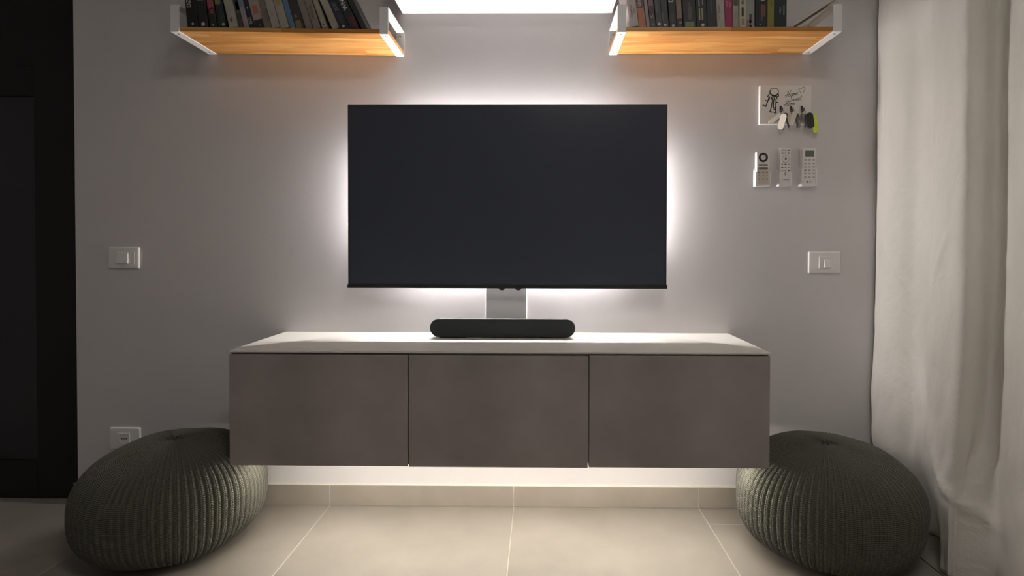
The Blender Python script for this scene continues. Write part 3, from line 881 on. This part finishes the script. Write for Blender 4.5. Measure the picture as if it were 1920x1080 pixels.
oval_part('tag', k2, HOOKX[1] + 0.005, 1.593, math.radians(-16), 0.019, 0.052, KY - 0.007, 0.002, M_TAGW, -0.5)
key_part('key', k2, HOOKX[1] + 0.012, 1.591, math.radians(5), 0.060, KY - 0.001, M_BRASS)
key_part('key', k2, HOOKX[1] + 0.014, 1.588, math.radians(14), 0.058, KY + 0.002, M_STEEL)
k3 = thing('key_bunch', 'key bunch with black fob and neon yellow-green tag', 'keys', (0, 0, 0), 'key bunches on the rack')
ring_part(k3, HOOKX[2], 1.5945, 0.0085, KY)
key_part('key', k3, HOOKX[2] - 0.004, 1.588, math.radians(-14), 0.056, KY - 0.001, M_STEEL)
key_part('key', k3, HOOKX[2] + 0.001, 1.587, math.radians(4), 0.056, KY - 0.004, M_STEEL)
oval_part('fob', k3, HOOKX[2] + 0.015, 1.590, math.radians(9), 0.028, 0.062, KY - 0.010, 0.009, M_FOB)
oval_part('tag', k3, HOOKX[2] + 0.040, 1.588, math.radians(7), 0.018, 0.074, KY - 0.001, 0.003, M_NEON)


# ------------------------------------------------------------------ remotes in wall holders
def holder(label, x0, x1, z0, z1, dep):
    t = thing('remote_holder', label, 'remote holder', (0, 0, 0), 'three white remote holders on the wall')
    bm = bmesh.new()
    add_box(bm, x0, x1, -0.0025, -0.0005, z0, z1 + 0.01)
    obj('back_plate', bm, M_ACRYL, t)
    bm = bmesh.new()
    add_box(bm, x0, x1, -dep, -0.0026, z0, z0 + 0.0022)
    obj('base', bm, M_ACRYL, t)
    for a, b, s in ((x0, x0 + 0.0022, 1), (x1 - 0.0022, x1, -1)):
        bm = bmesh.new()
        add_prism(bm, [(-0.0026, z0 + 0.0023), (-dep, z0 + 0.0023), (-dep, z1 - 0.006), (-0.0026, z1)], 'x', a, b)
        la, lb = (a + 0.0022, a + 0.0048) if s > 0 else (b - 0.0048, b - 0.0022)
        add_box(bm, la, lb, -dep, -dep + 0.002, z0 + 0.0023, z1 - 0.006)
        obj('side', bm, M_ACRYL, t)
    bm = bmesh.new()
    add_box(bm, x0 + 0.0022, x1 - 0.0022, -dep, -dep + 0.002, z0 + 0.0023, z0 + 0.006)
    obj('lip', bm, M_ACRYL, t)
    return t


def remote(label, x0, x1, z0, z1, y0, y1, rr):
    t = thing('remote_control', label, 'remote', (0, 0, 0), 'three white remote controls')
    bm = bmesh.new()
    rings = []
    for y, ins in ((y1, 0.002), (y1 - 0.003, 0.0), (y0 + 0.0025, 0.0), (y0, 0.002)):
        rings.append([bm.verts.new((p[0], y, p[1])) for p in rrect(x0 + ins, x1 - ins, z0 + ins, z1 - ins, rr, 5)])
    for A, B in zip(rings[:-1], rings[1:]):
        for i in range(len(A)): bm.faces.new((A[i], A[(i + 1) % len(A)], B[(i + 1) % len(A)], B[i]))
    bm.faces.new(rings[0]); bm.faces.new(rings[-1])
    bmesh.ops.recalc_face_normals(bm, faces=bm.faces)
    shade(obj('case', bm, M_WHITE, t), 30)
    return t


def btn(t, x, z, w, h, y, material, r=None, name='button'):
    bm = bmesh.new()
    r = min(w, h) * 0.3 if r is None else r
    add_prism(bm, rrect(x - w / 2, x + w / 2, z - h / 2, z + h / 2, r, 3), 'y', y - 0.0008, y + 0.0002)
    return obj(name, bm, material, t)


# light remote with a colour ring
hx0, hx1 = 0.9975, 1.0565
holder('white wall holder carrying the short remote with the black ring', hx0, hx1, 1.302, 1.366, 0.027)
t = remote('short white remote with a black ring dial and two dark bars', hx0 + 0.003, hx1 - 0.003, 1.3045, 1.440, -0.0245, -0.0035, 0.003)
yf = -0.0245; cx = (hx0 + hx1) / 2
obj('panel', box(cx - 0.0225, cx + 0.0225, yf - 0.0004, yf + 0.0002, 1.309, 1.377), M_RTAN, t)
bm = bmesh.new()
R0 = ell(cx, 1.4165, 0.0185, 0.0185, 28); R1 = ell(cx, 1.4165, 0.0105, 0.0105, 28)
vo = [bm.verts.new((p[0], yf - 0.0006, p[1])) for p in R0]; vi = [bm.verts.new((p[0], yf - 0.0006, p[1])) for p in R1]
vo2 = [bm.verts.new((p[0], yf + 0.0002, p[1])) for p in R0]; vi2 = [bm.verts.new((p[0], yf + 0.0002, p[1])) for p in R1]
for i in range(28):
    j = (i + 1) % 28
    bm.faces.new((vo[i], vo[j], vi[j], vi[i])); bm.faces.new((vo[i], vo2[i], vo2[j], vo[j])); bm.faces.new((vi[i], vi[j], vi2[j], vi2[i]))
bmesh.ops.recalc_face_normals(bm, faces=bm.faces)
obj('ring_dial', bm, M_INK, t)
btn(t, cx, 1.4165, 0.018, 0.018, yf, M_WHITE, 0.0088)
btn(t, cx, 1.3868, 0.036, 0.0062, yf, M_BTND, 0.001)
btn(t, cx, 1.3735, 0.036, 0.0085, yf, M_BTND, 0.001)
for r in range(3):
    for c in range(3):
        btn(t, cx - 0.0155 + c * 0.0155, 1.3575 - r * 0.0130, 0.0072, 0.0058, yf - 0.0004, M_BTND if r == 0 else M_BTN)

# slim remote
hx0, hx1 = 1.090, 1.1385
holder('white wall holder carrying the slim remote', hx0, hx1, 1.302, 1.362, 0.029)
t = remote('slim white remote crowded with small buttons, middle of three', hx0 + 0.003, hx1 - 0.003, 1.3045, 1.4555, -0.0265, -0.0035, 0.006)
yf = -0.0265; cx = (hx0 + hx1) / 2
rng = random.Random(5)
for r, z in enumerate((1.445, 1.433)):
    for c in range(3):
        btn(t, cx - 0.0125 + c * 0.0125, z, 0.0075, 0.005, yf, M_BTND if (r, c) in ((0, 2), (1, 0), (1, 2)) else M_BTN)
bm = bmesh.new()
add_tube(bm, [(cx + 0.0145 * math.cos(2 * PI * k / 24), yf - 0.0003, 1.4105 + 0.0145 * math.sin(2 * PI * k / 24)) for k in range(24)], 0.0009, 6, True)
obj('ring_dial', bm, M_BTN, t, smooth=True)
btn(t, cx + 0.001, 1.4105, 0.009, 0.009, yf, M_BTND, 0.0044)
for r, z in enumerate((1.389, 1.376, 1.364)):
    for c in range(3):
        btn(t, cx - 0.0125 + c * 0.0125, z, 0.0075, 0.0055, yf, M_BTND if (r + c) % 3 == 1 else M_BTN)
btn(t, cx - 0.0125, 1.352, 0.006, 0.014, yf, M_WHITE)
btn(t, cx, 1.352, 0.006, 0.014, yf, M_BTN)
bm = bmesh.new()
for k in range(8):
    xx = cx - 0.013 + k * 0.0037
    if k == 1: continue
    add_box(bm, xx - 0.0013, xx + 0.0013, yf - 0.0004, yf + 0.0001, 1.3255, 1.3295)
obj('lettering', bm, M_INK, t)

# air-conditioner remote
hx0, hx1 = 1.178, 1.2385
holder('white wall holder carrying the remote with a grey display', hx0, hx1, 1.302, 1.376, 0.030)
t = remote('white remote with a grey display, nearest the curtain', hx0 + 0.003, hx1 - 0.003, 1.3045, 1.4545, -0.0275, -0.0035, 0.004)
yf = -0.0275; cx = (hx0 + hx1) / 2
obj('display', box(cx - 0.0165, cx + 0.0185, yf - 0.0005, yf + 0.0002, 1.4195, 1.4435), M_LCD, t)
for r in range(6):
    for c in range(3):
        btn(t, cx - 0.0155 + c * 0.0165, 1.4065 - r * 0.0137, 0.0088, 0.0058, yf, M_BTND if (r, c) in ((3, 0), (3, 1)) else M_BTN)
bm = bmesh.new(); add_prism(bm, ell(cx - 0.006, 1.3195, 0.0034, 0.0034, 16), 'y', yf - 0.0005, yf + 0.0001)
obj('logo', bm, M_INK, t)
bm = text_bm('LG', 0.0085); bm.transform(Matrix.Translation((cx + 0.0045, yf - 0.0003, 1.3195)))
obj('lettering', bm, M_INKG, t)


# ------------------------------------------------------------------ knitted poufs
def pouf(label, x, y, seed, rotz):
    t = thing('pouf', label, 'pouf', (x, y, 0), 'two knitted floor poufs', rot=(0, 0, rotz))
    Rm, H = 0.296, 0.385
    ribs, per = 80, 10
    NT, NS = ribs * per, 170
    prof = []
    K = 2000
    last = None; acc = 0.0
    dense = []
    for k in range(K + 1):
        a = -PI / 2 + PI * k / K
        n = 2.3 if a > 0 else 2.9
        r = Rm * abs(math.cos(a)) ** (2 / n)
        z = H / 2 + (H / 2) * math.copysign(abs(math.sin(a)) ** (2 / n), math.sin(a))
        if last: acc += math.hypot(r - last[0], z - last[1])
        last = (r, z); dense.append((acc, r, z))
    tot = acc
    j = 0
    for k in range(NS + 1):
        s = tot * k / NS
        while j < K and dense[j + 1][0] < s: j += 1
        a0, r0, z0 = dense[j]; a1, r1, z1 = dense[min(j + 1, K)]
        f = (s - a0) / (a1 - a0) if a1 > a0 else 0
        prof.append((r0 + (r1 - r0) * f, z0 + (z1 - z0) * f, s))
    verts = []; uvv = []
    for k, (r, z, s) in enumerate(prof):
        kk = min(max(k, 1), NS - 1)
        dr = prof[kk + 1][0] - prof[kk - 1][0]; dz = prof[kk + 1][1] - prof[kk - 1][1]
        l = math.hypot(dr, dz) or 1
        nr, nz = dz / l, -dr / l
        rr = max(r, 0.004)
        amp = 0.0066 * min(1.0, (r / 0.20)) ** 0.8
        top = max(0.0, 1 - r / 0.075) if z > H / 2 else 0.0
        for q in range(NT):
            u = q / per
            a = 2 * PI * q / NT
            w = abs((u % 1.0) - 0.5) * 2               # 0 crest, 1 groove
            disp = amp * (0.25 - w ** 3)
            sag = 0.008 * noise.noise(Vector((math.cos(a) * 1.3 + seed, math.sin(a) * 1.3, z * 5)))
            disp += sag * min(1, r / 0.15)
            zz = z + nz * disp - 0.010 * top * top
            if top > 0:                                 # the gathered star in the middle of the top
                zz += 0.004 * math.sin(a * 11) * top * min(1, r / 0.02) - 0.003 * top
            zz = max(zz, 0.0005)
            R2 = rr + nr * disp
            verts.append((R2 * math.cos(a), R2 * math.sin(a), zz)); uvv.append((u, s / 0.0056))
    faces = []
    for k in range(NS):
        for q in range(NT):
            q2 = (q + 1) % NT
            faces.append((k * NT + q, k * NT + q2, (k + 1) * NT + q2, (k + 1) * NT + q))
    faces.append(tuple(reversed(range(NT)))); faces.append(tuple(NS * NT + q for q in range(NT)))
    me = bpy.data.meshes.new('knitted_cover'); me.from_pydata(verts, [], faces)
    uvl = me.uv_layers.new(name='knit')
    import numpy as np
    li = np.empty(len(me.loops), dtype=np.int32); me.loops.foreach_get('vertex_index', li)
    UV = np.array(uvv, dtype=np.float32)[li]
    # close the seam
    nf = NS * NT * 4
    blk = UV[:nf].reshape(-1, 4, 2)
    seam = (np.arange(NS * NT) % NT) == NT - 1
    blk[seam, 1, 0] = ribs; blk[seam, 2, 0] = ribs  # last rib meets the first
    UV[:nf] = blk.reshape(-1, 2)
    uvl.data.foreach_set('uv', UV.ravel())
    me.polygons.foreach_set('use_smooth', [True] * len(me.polygons))
    me.materials.append(M_KNIT)
    o = bpy.data.objects.new('knitted_cover', me); COL.objects.link(o); o.parent = t
    # the drawn-together knot on top
    bm = bmesh.new()
    for k in range(7):
        a = 2 * PI * k / 7 + seed
        c, s = math.cos(a), math.sin(a)
        add_tube(bm, [(0.004 * c, 0.004 * s, H - 0.017), (0.014 * c, 0.014 * s, H - 0.007), (0.030 * c, 0.030 * s, H - 0.0075), (0.044 * c - 0.006 * s, 0.044 * s + 0.006 * c, H - 0.010)], 0.0042, 6)
    obj('gathered_knot', bm, M_KNIT_PLAIN, t, smooth=True)
    return t


M_KNIT_PLAIN = mat('knit_plain', (0.065, 0.063, 0.05), 0.95, bump=0.6, bscale=700, spec=0.1)
pouf('dark knitted pouf in front of the wall socket', -1.153, -0.312, 0.3, 0.4)
pouf('dark knitted pouf between the cabinets and the curtain', 1.138, -0.318, 2.1, 1.7)


# ------------------------------------------------------------------ curtain
def smooth(a, b, x):
    t = min(1, max(0, (x - a) / (b - a))); return t * t * (3 - 2 * t)


def curtain():
    # plan of the folds (x, y) from the wall towards the room; depth of each fold scales with height
    P = [(1.490, -0.006), (1.476, -0.03), (1.462, -0.085), (1.456, -0.130), (1.474, -0.180), (1.504, -0.226), (1.508, -0.280), (1.472, -0.345),
         (1.450, -0.415), (1.445, -0.470), (1.446, -0.508), (1.462, -0.524), (1.495, -0.524), (1.530, -0.512), (1.550, -0.512), (1.556, -0.530),
         (1.540, -0.575), (1.505, -0.655), (1.470, -0.745), (1.455, -0.820), (1.462, -0.860), (1.500, -0.875), (1.560, -0.862), (1.592, -0.875),
         (1.575, -0.940), (1.510, -1.040), (1.465, -1.130), (1.460, -1.180), (1.500, -1.205), (1.570, -1.195), (1.595, -1.215), (1.560, -1.300),
         (1.490, -1.400), (1.460, -1.480), (1.480, -1.520), (1.560, -1.515), (1.590, -1.540), (1.540, -1.640), (1.470, -1.740), (1.465, -1.800), (1.540, -1.830), (1.590, -1.840)]

    def cr(p0, p1, p2, p3, t):
        return tuple(0.5 * ((2 * b) + (c - a) * t + (2 * a - 5 * b + 4 * c - d) * t * t + (3 * b - a - 3 * c + d) * t ** 3) for a, b, c, d in zip(p0, p1, p2, p3))
    plan = []
    for i in range(len(P) - 1):
        for k in range(8):
            plan.append(cr(P[max(i - 1, 0)], P[i], P[i + 1], P[min(i + 2, len(P) - 1)], k / 8))
    plan.append(P[-1])
    Z0, Z1, NZ = 0.004, 2.55, 150
    verts = []
    for j in range(NZ + 1):
        z = Z0 + (Z1 - Z0) * j / NZ
        low = 1 - smooth(0.10, 1.05, z)        # towards the floor
        flo = 1 - smooth(0.02, 0.34, z)
        upp = smooth(1.1, 2.1, z)
        for (px, py) in plan:
            x, y = px, py
            far = smooth(-0.50, -0.40, py)     # the panel next to the wall
            val = math.exp(-((py + 0.515) / 0.04) ** 2) * smooth(1.47, 1.55, px)
            x += -0.014 * low * far                                        # hem swings into the room
            x += 0.105 * flo * smooth(-0.47, -0.36, py)                     # and is pushed back behind the pouf
            x -= 0.10 * (1 - smooth(0.22, 0.5, z)) * val                   # the fold closes near the floor
            y += -0.016 * upp * smooth(-0.1, -0.5, py) * (1 - smooth(-0.6, -1.0, py)) if False else 0
            near = smooth(-0.40, -0.52, py) if False else (1 - smooth(-0.52, -0.40, py))
            y += 0.028 * low * near
            a = 0.0035 + 0.008 * low
            x += a * noise.noise(Vector((py * 9, z * 2.3, 3.1))) + a * 0.7 * noise.noise(Vector((py * 26 + z * 6, z * 9 - py * 5, 7.7)))
            # a few diagonal creases
            for (cy, cz, sl, ln, am) in ((-0.16, 0.98, 1.6, 0.11, 0.006), (-0.20, 0.70, 2.2, 0.10, 0.006), (-0.42, 1.02, -1.8, 0.10, 0.006), (-0.30, 0.52, 1.7, 0.12, 0.007), (-0.50, 0.28, 0.9, 0.12, 0.012)):
                dy, dz = py - cy, z - cz
                along = (dy + dz * sl) / math.hypot(1, sl); across = (dz - dy * sl) / math.hypot(1, sl)
                x -= 1.6 * am * math.exp(-(across / 0.012) ** 2) * math.exp(-(along / ln) ** 2)
            verts.append((min(x, XR - 0.012), min(y, -0.0145), z))
    n = len(plan); faces = []
    for j in range(NZ):
        for i in range(n - 1):
            faces.append((j * n + i, j * n + i + 1, (j + 1) * n + i + 1, (j + 1) * n + i))
    me = bpy.data.meshes.new('curtain'); me.from_pydata(verts, [], faces)
    me.polygons.foreach_set('use_smooth', [True] * len(me.polygons))
    me.materials.append(M_LINEN)
    o = bpy.data.objects.new('curtain', me); COL.objects.link(o)
    sm = o.modifiers.new('thickness', 'SOLIDIFY'); sm.thickness = 0.0016; sm.offset = -1
    tag(o, 'floor-length pale linen curtain hanging in deep folds', 'curtain')
    return o


curtain()
